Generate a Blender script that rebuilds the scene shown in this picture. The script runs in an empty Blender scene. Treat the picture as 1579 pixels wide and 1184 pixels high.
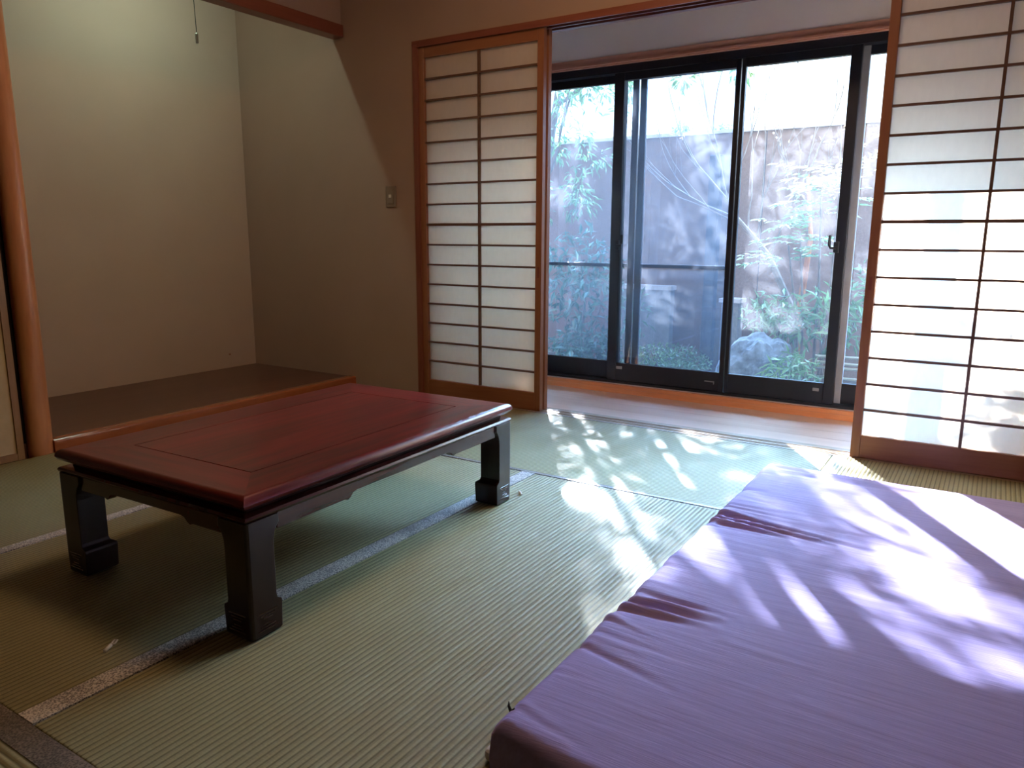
import bpy, bmesh, math, random
from mathutils import Vector, Matrix, noise
S = 0.88                       # one working unit = the camera height = 0.88 m
sc = bpy.context.scene
COL = sc.collection
WLOC = {}

# ------------------------------------------------------------------ materials
def new_mat(name):
    m = bpy.data.materials.new(name); m.use_nodes = True
    nt = m.node_tree; nt.nodes.clear()
    out = nt.nodes.new('ShaderNodeOutputMaterial')
    return m, nt, out

def N(nt, t, **kw):
    n = nt.nodes.new(t)
    for k, v in kw.items():
        if k in n.inputs: n.inputs[k].default_value = v
        else: setattr(n, k, v)
    return n

def L(nt, a, b): nt.links.new(a, b)

def c4(c): return (c[0], c[1], c[2], 1)

def principled(nt, out, color=(.5,.5,.5), rough=.5, spec=.5, coat=0, metal=0):
    b = nt.nodes.new('ShaderNodeBsdfPrincipled')
    b.inputs['Base Color'].default_value = c4(color); b.inputs['Roughness'].default_value = rough
    b.inputs['Specular IOR Level'].default_value = spec; b.inputs['Metallic'].default_value = metal
    b.inputs['Coat Weight'].default_value = coat; b.inputs['Coat Roughness'].default_value = .12
    L(nt, b.outputs[0], out.inputs['Surface']); return b

def coords(nt, scale=(1,1,1), rot=(0,0,0)):
    tc = nt.nodes.new('ShaderNodeTexCoord'); mp = nt.nodes.new('ShaderNodeMapping')
    mp.inputs['Scale'].default_value = scale; mp.inputs['Rotation'].default_value = rot
    L(nt, tc.outputs['Object'], mp.inputs['Vector']); return mp.outputs[0]

def noise_tex(nt, vec, scale, detail=4, rough=.55):
    n = N(nt, 'ShaderNodeTexNoise'); n.inputs['Scale'].default_value = scale
    n.inputs['Detail'].default_value = detail; n.inputs['Roughness'].default_value = rough
    L(nt, vec, n.inputs['Vector']); return n.outputs['Fac']

def ramp(nt, fac, stops):
    r = nt.nodes.new('ShaderNodeValToRGB'); e = r.color_ramp.elements
    while len(e) < len(stops): e.new(.5)
    for i, (p, c) in enumerate(stops):
        e[i].position = p; e[i].color = c4(c)
    L(nt, fac, r.inputs['Fac']); return r.outputs['Color']

def bump(nt, bsdf, height, strength=.3, dist=.002):
    b = nt.nodes.new('ShaderNodeBump'); b.inputs['Strength'].default_value = strength; b.inputs['Distance'].default_value = dist
    L(nt, height, b.inputs['Height']); L(nt, b.outputs[0], bsdf.inputs['Normal']); return b

def mat_plain(name, color, rough=.6, spec=.4, var=.12, scale=20, coat=0, metal=0, bmp=0):
    m, nt, out = new_mat(name); b = principled(nt, out, color, rough, spec, coat, metal)
    f = noise_tex(nt, coords(nt), scale)
    lo = tuple(max(0, x*(1-var)) for x in color); hi = tuple(min(1, x*(1+var)) for x in color)
    L(nt, ramp(nt, f, [(.3, lo), (.7, hi)]), b.inputs['Base Color'])
    if bmp: bump(nt, b, f, bmp)
    return m

def mat_wood(name, c1, c2, axis='Y', rough=.35, spec=.45, coat=0, fine=60, stretch=14, bmp=.05):
    m, nt, out = new_mat(name); b = principled(nt, out, c1, rough, spec, coat)
    sc_ = {'X': (1/stretch,1,1), 'Y': (1,1/stretch,1), 'Z': (1,1,1/stretch)}[axis]
    v = coords(nt, sc_)
    f1 = noise_tex(nt, v, fine, 6, .6); f2 = noise_tex(nt, v, fine/6, 3, .5)
    mx = N(nt, 'ShaderNodeMath', operation='MULTIPLY_ADD'); L(nt, f1, mx.inputs[0]); mx.inputs[1].default_value = .55
    mm = N(nt, 'ShaderNodeMath', operation='MULTIPLY'); L(nt, f2, mm.inputs[0]); mm.inputs[1].default_value = .45
    L(nt, mm.outputs[0], mx.inputs[2])
    L(nt, ramp(nt, mx.outputs[0], [(.34, c2), (.62, c1)]), b.inputs['Base Color'])
    if bmp: bump(nt, b, f1, bmp, .001)
    return m

def mat_tatami(name, across, c1=(.32,.30,.155), c2=(.395,.365,.195)):
    """across: the axis the ribs are counted along"""
    m, nt, out = new_mat(name); b = principled(nt, out, c1, .55, .35)
    v = coords(nt)
    w = N(nt, 'ShaderNodeTexWave', wave_type='BANDS', bands_direction=across, wave_profile='SIN')
    w.inputs['Scale'].default_value = 21.5; w.inputs['Distortion'].default_value = .15; w.inputs['Detail'].default_value = 1
    w.inputs['Detail Scale'].default_value = 3
    L(nt, v, w.inputs['Vector'])
    st = (60, 900, 1) if across == 'X' else (900, 60, 1)      # fine rush running across the ribs
    rn = noise_tex(nt, coords(nt, st), 1, 2, .6)
    big = noise_tex(nt, v, 3.5, 3)
    col = ramp(nt, rn, [(.25, tuple(x*.82 for x in c1)), (.75, c2)])
    pr = nt.nodes.new('ShaderNodeMix'); pr.data_type = 'RGBA'; pr.blend_type = 'MULTIPLY'; pr.inputs['Factor'].default_value = 1
    L(nt, col, pr.inputs['A']); L(nt, ramp(nt, w.outputs['Fac'], [(.0, (.44,.44,.40)), (.34, (1,1,1))]), pr.inputs['B'])
    pr2 = nt.nodes.new('ShaderNodeMix'); pr2.data_type = 'RGBA'; pr2.blend_type = 'MULTIPLY'; pr2.inputs['Factor'].default_value = 1
    L(nt, pr.outputs['Result'], pr2.inputs['A']); L(nt, ramp(nt, big, [(.3, (.9,.88,.8)), (.7, (1,1,1))]), pr2.inputs['B'])
    L(nt, pr2.outputs['Result'], b.inputs['Base Color'])
    ad = N(nt, 'ShaderNodeMath', operation='MULTIPLY_ADD'); L(nt, rn, ad.inputs[0]); ad.inputs[1].default_value = .18
    L(nt, w.outputs['Fac'], ad.inputs[2])
    bump(nt, b, ad.outputs[0], .55, .003)
    return m

def mat_border(name, dark=(.035,.036,.04), light=(.80,.76,.70)):
    m, nt, out = new_mat(name); b = principled(nt, out, dark, .34, .8)
    v = coords(nt)
    vo = N(nt, 'ShaderNodeTexVoronoi'); vo.inputs['Scale'].default_value = 260; L(nt, v, vo.inputs['Vector'])
    f = noise_tex(nt, v, 7, 3)
    ad = N(nt, 'ShaderNodeMath', operation='MULTIPLY'); L(nt, vo.outputs['Distance'], ad.inputs[0]); L(nt, f, ad.inputs[1])
    L(nt, ramp(nt, ad.outputs[0], [(.08, dark), (.42, light)]), b.inputs['Base Color'])
    bump(nt, b, vo.outputs['Distance'], .35, .001)
    return m

def mat_plaster(name, color):
    m, nt, out = new_mat(name); b = principled(nt, out, color, .85, .15)
    v = coords(nt); f = noise_tex(nt, v, 240, 3); g = noise_tex(nt, v, 2.2, 3)
    L(nt, ramp(nt, g, [(.3, tuple(x*.93 for x in color)), (.7, color)]), b.inputs['Base Color'])
    bump(nt, b, f, .12, .001); return m

def mat_paper(name, color, trans=.5):
    m, nt, out = new_mat(name)
    d = N(nt, 'ShaderNodeBsdfDiffuse'); t = N(nt, 'ShaderNodeBsdfTranslucent'); mx = N(nt, 'ShaderNodeMixShader')
    f = noise_tex(nt, coords(nt, (1,1,.4)), 55, 5)
    col = ramp(nt, f, [(.3, tuple(x*.965 for x in color)), (.7, color)])
    L(nt, col, d.inputs['Color']); L(nt, col, t.inputs['Color'])
    mx.inputs[0].default_value = trans
    L(nt, d.outputs[0], mx.inputs[1]); L(nt, t.outputs[0], mx.inputs[2]); L(nt, mx.outputs[0], out.inputs['Surface'])
    return m

def mat_glass(name, dust, rough_noise, tint=(.93,.96,1), dustcol=(.74,.82,1), lo=.3, hi=.7):
    """thin window pane: clear glass with a film of dust that scatters the light falling on it"""
    m, nt, out = new_mat(name)
    tr = N(nt, 'ShaderNodeBsdfTransparent'); tr.inputs['Color'].default_value = c4(tint)
    gl = N(nt, 'ShaderNodeBsdfGlossy'); gl.inputs['Roughness'].default_value = .02
    fr = N(nt, 'ShaderNodeFresnel'); fr.inputs['IOR'].default_value = 1.45
    m1 = N(nt, 'ShaderNodeMixShader'); L(nt, fr.outputs[0], m1.inputs[0]); L(nt, tr.outputs[0], m1.inputs[1]); L(nt, gl.outputs[0], m1.inputs[2])
    df = N(nt, 'ShaderNodeBsdfDiffuse'); tl = N(nt, 'ShaderNodeBsdfTranslucent')
    df.inputs['Color'].default_value = c4(dustcol); tl.inputs['Color'].default_value = c4(dustcol)
    m2 = N(nt, 'ShaderNodeMixShader'); m2.inputs[0].default_value = .7
    L(nt, df.outputs[0], m2.inputs[1]); L(nt, tl.outputs[0], m2.inputs[2])
    f = noise_tex(nt, coords(nt), rough_noise, 5, .7)
    mr = N(nt, 'ShaderNodeMapRange'); L(nt, f, mr.inputs['Value'])
    mr.inputs['From Min'].default_value = lo; mr.inputs['From Max'].default_value = hi
    mr.inputs['To Min'].default_value = dust*.45; mr.inputs['To Max'].default_value = dust*1.55
    m3 = N(nt, 'ShaderNodeMixShader'); L(nt, mr.outputs[0], m3.inputs[0]); L(nt, m1.outputs[0], m3.inputs[1]); L(nt, m2.outputs[0], m3.inputs[2])
    L(nt, m3.outputs[0], out.inputs['Surface']); return m

def mat_leaf(name, c1, c2, trans=.35):
    m, nt, out = new_mat(name)
    b = N(nt, 'ShaderNodeBsdfPrincipled'); b.inputs['Roughness'].default_value = .32; b.inputs['Specular IOR Level'].default_value = .7
    t = N(nt, 'ShaderNodeBsdfTranslucent'); mx = N(nt, 'ShaderNodeMixShader'); mx.inputs[0].default_value = trans
    col = ramp(nt, noise_tex(nt, coords(nt), 9, 2), [(.35, c1), (.65, c2)])
    L(nt, col, b.inputs['Base Color']); L(nt, col, t.inputs['Color'])
    L(nt, b.outputs[0], mx.inputs[1]); L(nt, t.outputs[0], mx.inputs[2]); L(nt, mx.outputs[0], out.inputs['Surface'])
    return m

def mat_emit(name, color, power):
    m, nt, out = new_mat(name); e = N(nt, 'ShaderNodeEmission'); e.inputs['Color'].default_value = c4(color); e.inputs['Strength'].default_value = power
    L(nt, e.outputs[0], out.inputs['Surface']); return m

M = {}
M['tat_x'] = mat_tatami('tatami_ribs_counted_along_x', 'X')
M['tat_y'] = mat_tatami('tatami_ribs_counted_along_y', 'Y')
M['border'] = mat_border('tatami_border_cloth')
M['border_dark'] = mat_border('dark_border_cloth', (.03,.028,.026), (.26,.22,.18))
M['table_gloss'] = mat_plain('glossy_carving', (.05,.02,.016), .08, 1.0, .05, 20, coat=1)
M['plaster'] = mat_plaster('beige_plaster', (.42,.30,.23))
M['plaster_pale'] = mat_plaster('pale_plaster', (.88,.80,.76))
M['alcove'] = mat_plaster('greige_plaster', (.60,.47,.365))
M['ceil'] = mat_wood('ceiling_boards', (.48,.33,.21), (.38,.25,.15), 'X')
M['woodX'] = mat_wood('red_brown_trim_x', (.27,.085,.050), (.20,.058,.034), 'X')
M['woodY'] = mat_wood('red_brown_trim_y', (.27,.085,.050), (.20,.058,.034), 'Y')
M['woodZ'] = mat_wood('red_brown_trim_z', (.27,.085,.050), (.20,.058,.034), 'Z')
M['stileX'] = mat_wood('shoji_wood_x', (.33,.135,.06), (.25,.095,.042), 'X', fine=45)
M['stileZ'] = mat_wood('shoji_wood_z', (.33,.135,.06), (.25,.095,.042), 'Z', fine=45)
M['pinkX'] = mat_wood('pale_red_wood', (.66,.34,.24), (.55,.26,.18), 'X')
M['dark_boards'] = mat_wood('dark_wall_boards', (.09,.055,.035), (.06,.035,.022), 'Z')
M['lattice'] = mat_wood('lattice_wood', (.16,.085,.05), (.12,.06,.035), 'X')
M['orangeX'] = mat_wood('orange_curb_wood', (.80,.36,.17), (.66,.27,.11), 'X', rough=.3)
M['veranda'] = mat_wood('veranda_boards', (.72,.52,.40), (.60,.40,.29), 'X', rough=.3, fine=40, stretch=20)
M['sill'] = mat_wood('sill_wood', (.40,.30,.20), (.30,.22,.14), 'X', rough=.35)
M['log'] = mat_wood('polished_log', (.72,.34,.15), (.50,.20,.08), 'Z', rough=.28, fine=26, stretch=9, bmp=.12)
M['kamachi'] = mat_wood('alcove_edge_wood', (.46,.15,.06), (.36,.11,.045), 'Y', rough=.22, coat=.4)
M['tokoboard'] = mat_wood('alcove_floor_board', (.15,.065,.04), (.095,.04,.026), 'Y', rough=.3, fine=30, stretch=16)
M['table_y'] = mat_wood('table_rosewood_long', (.21,.019,.016), (.04,.007,.007), 'Y', rough=.28, spec=.35, coat=.22, fine=30, stretch=12)
M['table_x'] = mat_wood('table_rosewood_cross', (.195,.018,.016), (.035,.007,.007), 'X', rough=.28, spec=.35, coat=.22, fine=30, stretch=12)
M['table_dark'] = mat_wood('table_dark_rosewood', (.022,.007,.006), (.012,.004,.004), 'Z', rough=.3, coat=.15, fine=34)
M['table_apron'] = mat_wood('table_apron_rosewood', (.09,.016,.013), (.04,.008,.008), 'Y', rough=.25, coat=.35, fine=34)
M['groove_shade'] = mat_plain('dark_groove_and_shade', (.012,.006,.005), .6)  # table groove tone, also the painted shadow beside the log post
M['paper'] = mat_paper('shoji_paper', (.97,.89,.79), .72)
M['fusuma'] = mat_plain('cream_door_paper', (.60,.46,.27), .8, .2, .05, 30)
M['fusuma_frame'] = mat_wood('door_frame_wood', (.36,.20,.09), (.28,.15,.07), 'Z')
M['purple'] = None
M['white_pad'] = mat_plain('white_cotton', (.62,.60,.56), .9, .1, .05)
M['black_alu'] = mat_plain('black_aluminium', (.012,.015,.024), .38, .5, .1, 8)
M['grey_lit_alu'] = mat_plain('grey_and_lit_aluminium', (.30,.31,.33), .4, .5, .1, 8)  # small grey fittings, and black stiles with the light painted in
M['alu_line'] = mat_plain('bare_aluminium', (.62,.60,.58), .35, .6, .05, 8, metal=.4)
M['glass'] = mat_glass('dusty_glass', .024, 9)
M['glass_wet'] = mat_glass('misted_glass', .021, 120, lo=.36, hi=.68)
M['screen'] = mat_glass('insect_mesh', .020, 300, tint=(.82,.85,.9))
M['switch'] = mat_plain('switch_plate', (.26,.20,.15), .45)
M['switch_btn'] = mat_plain('switch_button', (.75,.70,.62), .4)
M['cord'] = mat_plain('dark_cord', (.02,.018,.012), .6)
M['brass'] = mat_plain('dull_metal', (.25,.24,.20), .3, .6, metal=.7)
M['tube'] = mat_emit('fluorescent_tube', (.74,1.0,.86), 3.4)
M['fill_lamp_shade'] = mat_emit('added_fill_glow', (1,.62,.36), 1.0)  # glow of the added fill lamp
M['lamp_white'] = mat_plain('lamp_housing', (.6,.6,.56), .5)
M['scrap'] = mat_plain('white_scrap', (.85,.82,.74), .5, .4, .03)
M['nail'] = mat_plain('rusty_nail', (.30,.08,.03), .5)
M['g_wall'] = mat_plain('brown_stucco', (.17,.115,.09), .95, .1, .12, 60, bmp=.3)
M['g_cap'] = mat_plain('wall_cap', (.42,.40,.40), .8)
M['g_block'] = mat_plain('concrete_block', (.20,.205,.21), .95, .1, .12, 40, bmp=.2)
M['g_post'] = mat_plain('dark_post', (.04,.045,.055), .7)
M['soil'] = mat_plain('garden_soil', (.10,.08,.06), .95, .1, .35, 12, bmp=.5)
M['rock'] = mat_plain('grey_rock', (.20,.22,.24), .9, .2, .45, 14, bmp=.8)
M['bark'] = mat_plain('grey_bark', (.20,.16,.13), .9, .2, .25, 18, bmp=.4)
M['bark_red'] = mat_plain('orange_bark', (.40,.17,.08), .9, .2, .25, 18, bmp=.4)
M['leaf'] = mat_leaf('green_leaf', (.07,.15,.06), (.20,.30,.11))
M['leaf_dark'] = mat_leaf('dark_green_leaf', (.045,.115,.07), (.11,.21,.125))
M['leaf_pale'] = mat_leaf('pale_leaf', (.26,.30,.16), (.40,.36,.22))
M['leaf_red'] = mat_leaf('reddish_leaf', (.30,.16,.10), (.36,.26,.13))
M['bamboo'] = mat_wood('bamboo', (.50,.47,.36), (.40,.37,.27), 'X')
M['house'] = mat_plaster('outside_render', (.20,.18,.165))
M['roof'] = mat_plain('roof_tile', (.12,.12,.13), .7)

def mat_purple():
    m, nt, out = new_mat('purple_cotton'); b = principled(nt, out, (.25,.185,.30), .75, .25)
    b.inputs['Sheen Weight'].default_value = .06
    v = coords(nt, (9, 500, 60)); f = noise_tex(nt, v, 1, 3, .6)
    v2 = coords(nt, (5, 45, 8), (0,0,.06)); g = noise_tex(nt, v2, 1, 4, .6)
    L(nt, ramp(nt, f, [(.3, (.30,.25,.54)), (.7, (.38,.315,.66))]), b.inputs['Base Color'])
    ad = N(nt, 'ShaderNodeMath', operation='MULTIPLY_ADD'); L(nt, f, ad.inputs[0]); ad.inputs[1].default_value = .12; L(nt, g, ad.inputs[2])
    bump(nt, b, ad.outputs[0], .35, .006)
    return m
M['purple'] = mat_purple()

# ------------------------------------------------------------------ objects
def tag(o, label=None, cat=None, group=None, kind=None):
    if label: o['label'] = label
    if cat: o['category'] = cat
    if group: o['group'] = group
    if kind: o['kind'] = kind
    return o

def empty(name, loc, label=None, cat=None, group=None, kind=None, rz=0):
    o = bpy.data.objects.new(name, None); COL.objects.link(o)
    o.empty_display_size = .05
    o.location = Vector(loc)*S; o.rotation_euler = (0, 0, rz)
    WLOC[o.name] = Vector(loc)
    return tag(o, label, cat, group, kind)

def obj(name, bm, m, parent=None, local=False, smooth=False, bevel=0, seg=2, origin=None):
    """bm is in working units; world coordinates unless local"""
    off = Vector((0,0,0))
    if parent is not None:
        off = WLOC[parent.name].copy() if not local else Vector((0,0,0))
    elif origin is not None: off = Vector(origin)
    for v in bm.verts: v.co = (v.co - off)*S
    bmesh.ops.recalc_face_normals(bm, faces=bm.faces[:])
    me = bpy.data.meshes.new(name); bm.to_mesh(me); bm.free()
    if smooth:
        for p in me.polygons: p.use_smooth = True
    me.materials.append(M[m])
    o = bpy.data.objects.new(name, me); COL.objects.link(o)
    if parent is not None:
        o.parent = parent; WLOC[o.name] = WLOC[parent.name] if not local else Vector((0,0,0))
    else:
        o.location = off*S; WLOC[o.name] = off
    if bevel:
        md = o.modifiers.new('bevel', 'BEVEL'); md.width = bevel*S; md.segments = seg; md.limit_method = 'ANGLE'; md.angle_limit = math.radians(40)
    return o

def struct(name, bm, m, label, cat='wall', bevel=0):
    return tag(obj(name, bm, m, bevel=bevel), label, cat, kind='structure')

def BM(): return bmesh.new()

def box(bm, a, b):
    x0,y0,z0 = a; x1,y1,z1 = b
    v = [bm.verts.new(p) for p in ((x0,y0,z0),(x1,y0,z0),(x1,y1,z0),(x0,y1,z0),(x0,y0,z1),(x1,y0,z1),(x1,y1,z1),(x0,y1,z1))]
    for f in ((3,2,1,0),(4,5,6,7),(0,1,5,4),(1,2,6,5),(2,3,7,6),(3,0,4,7)): bm.faces.new([v[i] for i in f])
    return bm

def bx(a, b): return box(BM(), a, b)

def tube(bm, pts, radii, n=6, cap=True):
    pts = [Vector(p) for p in pts]
    if not isinstance(radii, (list, tuple)): radii = [radii]*len(pts)
    rings = []
    for i, p in enumerate(pts):
        d = (pts[min(i+1, len(pts)-1)] - pts[max(i-1, 0)]).normalized()
        a = d.cross(Vector((0,0,1))) if abs(d.z) < .9 else d.cross(Vector((1,0,0)))
        a.normalize(); b = d.cross(a)
        rings.append([bm.verts.new(p + (a*math.cos(2*math.pi*k/n) + b*math.sin(2*math.pi*k/n))*radii[i]) for k in range(n)])
    for r, q in zip(rings, rings[1:]):
        for k in range(n): bm.faces.new((r[k], r[(k+1)%n], q[(k+1)%n], q[k]))
    if cap:
        bm.faces.new(rings[0][::-1]); bm.faces.new(rings[-1])
    return bm

def prism(bm, poly, axis, a, b):
    """polygon of (s, z) pairs swept along the other horizontal axis from a to b; axis is the axis s runs along"""
    def P(s, z, t): return (s, t, z) if axis == 'X' else (t, s, z)
    r0 = [bm.verts.new(P(s, z, a)) for s, z in poly]; r1 = [bm.verts.new(P(s, z, b)) for s, z in poly]
    n = len(poly)
    for i in range(n): bm.faces.new((r0[i], r0[(i+1)%n], r1[(i+1)%n], r1[i]))
    bm.faces.new(r0[::-1]); bm.faces.new(r1)
    return bm

# ------------------------------------------------------------------ key planes (working units)
YW = 3.74            # room side face of the paper doors and of the window wall
XT = -3.65           # front of the alcove
XB = -4.68           # alcove back wall
ZK = 2.103           # underside of the door head
ZC = 2.78            # ceiling
TZ = .055            # alcove floor

# ------------------------------------------------------------------ room shell
struct('floor', bx((-4.9,-2.4,-.16), (1.9,3.70,-.06)), 'sill', 'bare boarded floor under the tatami mats', 'floor')
struct('ceiling', bx((-4.9,-2.4,ZC), (1.9,4.0,ZC+.08)), 'ceil', 'brown boarded ceiling of the room', 'ceiling')
struct('wall_back', bx((-4.9,-2.5,-.16), (1.9,-2.4,ZC)), 'dark_boards', 'dark boarded wall across the room from the paper doors', 'wall')
struct('wall_right', bx((1.3,-2.4,-.16), (1.4,3.74,ZC)), 'dark_boards', 'dark boarded wall on the side of the purple mattress', 'wall')
b = BM(); box(b, (XB-.1, YW, -.16), (-3.085, YW+.1, ZC))
struct('wall_window_side', b, 'plaster', 'brown plaster wall between the alcove corner and the paper door', 'wall')
struct('wall_above_doors', bx((-3.085,YW,ZK+.03), (.50,YW+.1,ZC)), 'plaster', 'plaster wall above the paper doors', 'wall')
struct('wall_right_of_doors', bx((.42,YW,-.16), (1.4,YW+.1,ZC)), 'plaster', 'plaster wall beyond the right paper door', 'wall')
struct('wall_alcove', bx((XB-.1,1.50,-.16), (XB,YW,ZC)), 'alcove', 'greenish beige plaster back wall of the alcove', 'wall')
struct('wall_alcove_side', bx((XB,1.50,-.16), (XT-.10,1.60,ZC)), 'alcove', 'alcove side wall behind the round log post', 'wall')
struct('wall_above_alcove', bx((XT-.07,1.60,2.31), (XT-.02,YW,ZC)), 'plaster', 'strip of pinkish plaster wall above the alcove head beam', 'wall')
struct('wall_left', bx((XT-.10,-2.4,1.99), (XT-.02,1.60,ZC)), 'plaster', 'plaster wall above the cream sliding door', 'wall')
struct('ceiling_alcove', bx((XB,1.60,2.66), (XT-.07,YW,2.70)), 'ceil', 'low boarded ceiling inside the alcove', 'ceiling')
struct('trim_1', bx((XT-.10,1.60,2.235), (XT,YW,2.31)), 'woodY', 'dark red head beam across the top of the alcove', 'beam', .006)
struct('trim_2', bx((XT-.10,-2.4,1.95), (XT,1.62,1.99)), 'woodY', 'wooden head rail above the cream sliding door', 'rail')

# alcove floor and its front edge
t = empty('floor_alcove', (-4.15,2.67,0), 'raised reddish brown board floor of the alcove', 'alcove floor', kind='structure')
obj('board', bx((XB,1.60,-.06), (XT-.055,YW,TZ)), 'tokoboard', t)
pr = [(XT-.055,-.06),(XT-.055,TZ+.004),(XT-.012,TZ+.004)] + [(XT-.012+.012*math.sin(a), TZ-.008+.012*math.cos(a)) for a in (.4,.8,1.2,1.57)] + [(XT,-.06)]
tag(obj('front_edge', prism(BM(), pr, 'X', 1.745, YW), 'kamachi', t), 'glossy orange front edge beam')

# round log post
def log_post():
    bm = BM(); n = 28; rings = []
    zs = [-.06 + i*(ZC+.06)/40 for i in range(41)]
    for z in zs:
        ring = []
        for k in range(n):
            a = 2*math.pi*k/n
            r = .0525 - .0035*z/2.7 + .0022*noise.noise(Vector((math.cos(a)*1.3, math.sin(a)*1.3, z*1.4))) 
            ring.append(bm.verts.new((-3.694 + r*math.cos(a) + .004*math.sin(z*1.1), 1.700 + r*math.sin(a) + .003*math.sin(z*1.7), z)))
        rings.append(ring)
    for r, q in zip(rings, rings[1:]):
        for k in range(n): bm.faces.new((r[k], r[(k+1)%n], q[(k+1)%n], q[k]))
    bm.faces.new(rings[0][::-1]); bm.faces.new(rings[-1])
    return bm
o = obj('alcove_post', log_post(), 'log', smooth=True, origin=(-3.694,1.70,0))
tag(o, 'round polished orange log post at the alcove corner', 'post', kind='structure')

# cream sliding door left of the post
def fusuma(n, y0, y1, x, label):
    t = empty('door_%d' % n, (x, (y0+y1)/2, 0), label, 'sliding door', kind='structure')
    obj('panel', bx((x-.022,y0+.02,.03), (x-.008,y1-.02,1.93)), 'fusuma', t)
    obj('stile', bx((x-.03,y1-.028,.0), (x,y1,1.95)), 'fusuma_frame', t)
    obj('stile', bx((x-.03,y0,.0), (x,y0+.028,1.95)), 'fusuma_frame', t)
    obj('rail', bx((x-.028,y0+.028,.0), (x-.002,y1-.028,.032)), 'fusuma_frame', t)
    obj('rail', bx((x-.028,y0+.028,1.92), (x-.002,y1-.028,1.95)), 'fusuma_frame', t)
fusuma(3, .70, 1.612, XT, 'cream paper sliding door left of the log post')
struct('wall_left_low', bx((XT-.10,-2.4,-.16), (XT-.04,.72,1.95)), 'plaster', 'plaster wall beside the cream sliding door', 'wall')
struct('wall_left_shade', bx((XT-.12,.68,-.16), (XT-.06,1.66,1.96)), 'groove_shade', 'black board standing for the shade behind the cream sliding door', 'wall')  # near-black board painted as the shadow between door and post

# ------------------------------------------------------------------ paper doors
def shoji(n, x0, x1, yf, label, pull_side, lit=None):
    """yf: room-side face; 16 rows, two columns"""
    t = empty('door_%d' % n, ((x0+x1)/2, yf+.017, 0), label, 'paper door', kind='structure')
    sw, th = .040, .034
    zt, zb, ztop = 2.044, .105, ZK+.012
    for a, c in ((x0, x0+sw), (x1-sw, x1)):
        obj('stile', bx((a,yf,.0), (c,yf+th,ztop)), 'stileZ', t, bevel=.0015, seg=1)
    obj('top_rail', bx((x0+sw,yf+.002,zt), (x1-sw,yf+th-.002,ztop)), 'stileX', t)
    obj('bottom_rail', bx((x0+sw,yf+.002,.0), (x1-sw,yf+th-.002,zb)), 'stileX', t, bevel=.0015, seg=1)
    lat = BM(); p = (zt-zb)/16; mw = .0052
    for i in range(1, 16):
        z = zb + i*p; h = .0075 if i == 8 else mw
        box(lat, (x0+sw,yf+.005,z-h), (x1-sw,yf+.021,z+h))
    xc = (x0+x1)/2
    box(lat, (xc-.0062,yf+.0045,zb), (xc+.0062,yf+.0215,zt))
    obj('lattice', lat, 'lattice', t)
    obj('paper', bx((x0+sw-.004,yf+.0212,zb-.004), (x1-sw+.004,yf+.0222,zt+.004)), 'paper', t)
    xp = x1-sw*.5 if pull_side > 0 else x0+sw*.5
    pl = bx((xp-.007,yf-.0008,.775), (xp+.007,yf+.004,.835))
    tag(obj('finger_pull', pl, 'woodZ', t), 'dark recessed finger pull')
    return t
shoji(1, -3.052, -2.186, YW, 'nearer paper door slid to the left, beside the light switch', 1)
shoji(2, -3.045, -2.184, YW+.052, 'paper door stacked just behind the left paper door, its edge showing', 1)
shoji(4, -.500, .372, YW, 'sunlit paper door at the right behind the purple mattress', -1)

struct('trim_3', bx((-3.088,YW-.012,0), (-3.050,YW+.11,ZK+.03)), 'woodZ', 'red brown jamb left of the left paper door', 'jamb')
struct('trim_4', bx((.372,YW-.012,0), (.43,YW+.11,ZK+.03)), 'woodZ', 'jamb right of the right paper door', 'jamb')
b = BM()
box(b, (-3.088,YW-.014,ZK+.012), (.43,YW+.125,ZK+.036))
for y0, y1 in ((YW-.014,YW-.002), (YW+.037,YW+.049), (YW+.089,YW+.125)): box(b, (-3.05,y0,ZK), (.372,y1,ZK+.012))
struct('trim_5', b, 'woodX', 'grooved wooden head rail above the paper doors', 'rail')
b = BM()
box(b, (-3.05,YW-.022,-.06), (.372,YW+.125,-.010))
for y0, y1 in ((YW-.022,YW-.004), (YW+.006,YW+.014),(YW+.026,YW+.047), (YW+.056,YW+.064), (YW+.078,YW+.125)): box(b, (-3.05,y0,-.010), (.372,y1,-.001))
struct('trim_6', b, 'sill', 'grooved wooden floor track of the paper doors', 'track')

# light switch
t = empty('light_switch', (-3.285,YW,1.25), 'brown wall switch left of the left paper door', 'switch')
obj('plate', bx((-3.327,YW-.010,1.186), (-3.243,YW,1.314)), 'switch', t, bevel=.003)
obj('rocker', bx((-3.307,YW-.014,1.205), (-3.263,YW-.009,1.295)), 'switch', t, bevel=.002)
tag(obj('indicator', bx((-3.297,YW-.0165,1.243), (-3.277,YW-.0135,1.262)), 'switch_btn', t), 'small white indicator square')

t = obj('nail', tube(BM(), [(XB,3.504,.154),(XB+.012,3.504,.154),(XB+.0121,3.504,.154),(XB+.016,3.504,.154)], [.002,.002,.006,.004], 8), 'nail', origin=(XB,3.504,.154))
tag(t, 'tiny rusty nail low on the alcove back wall', 'nail')

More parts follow.
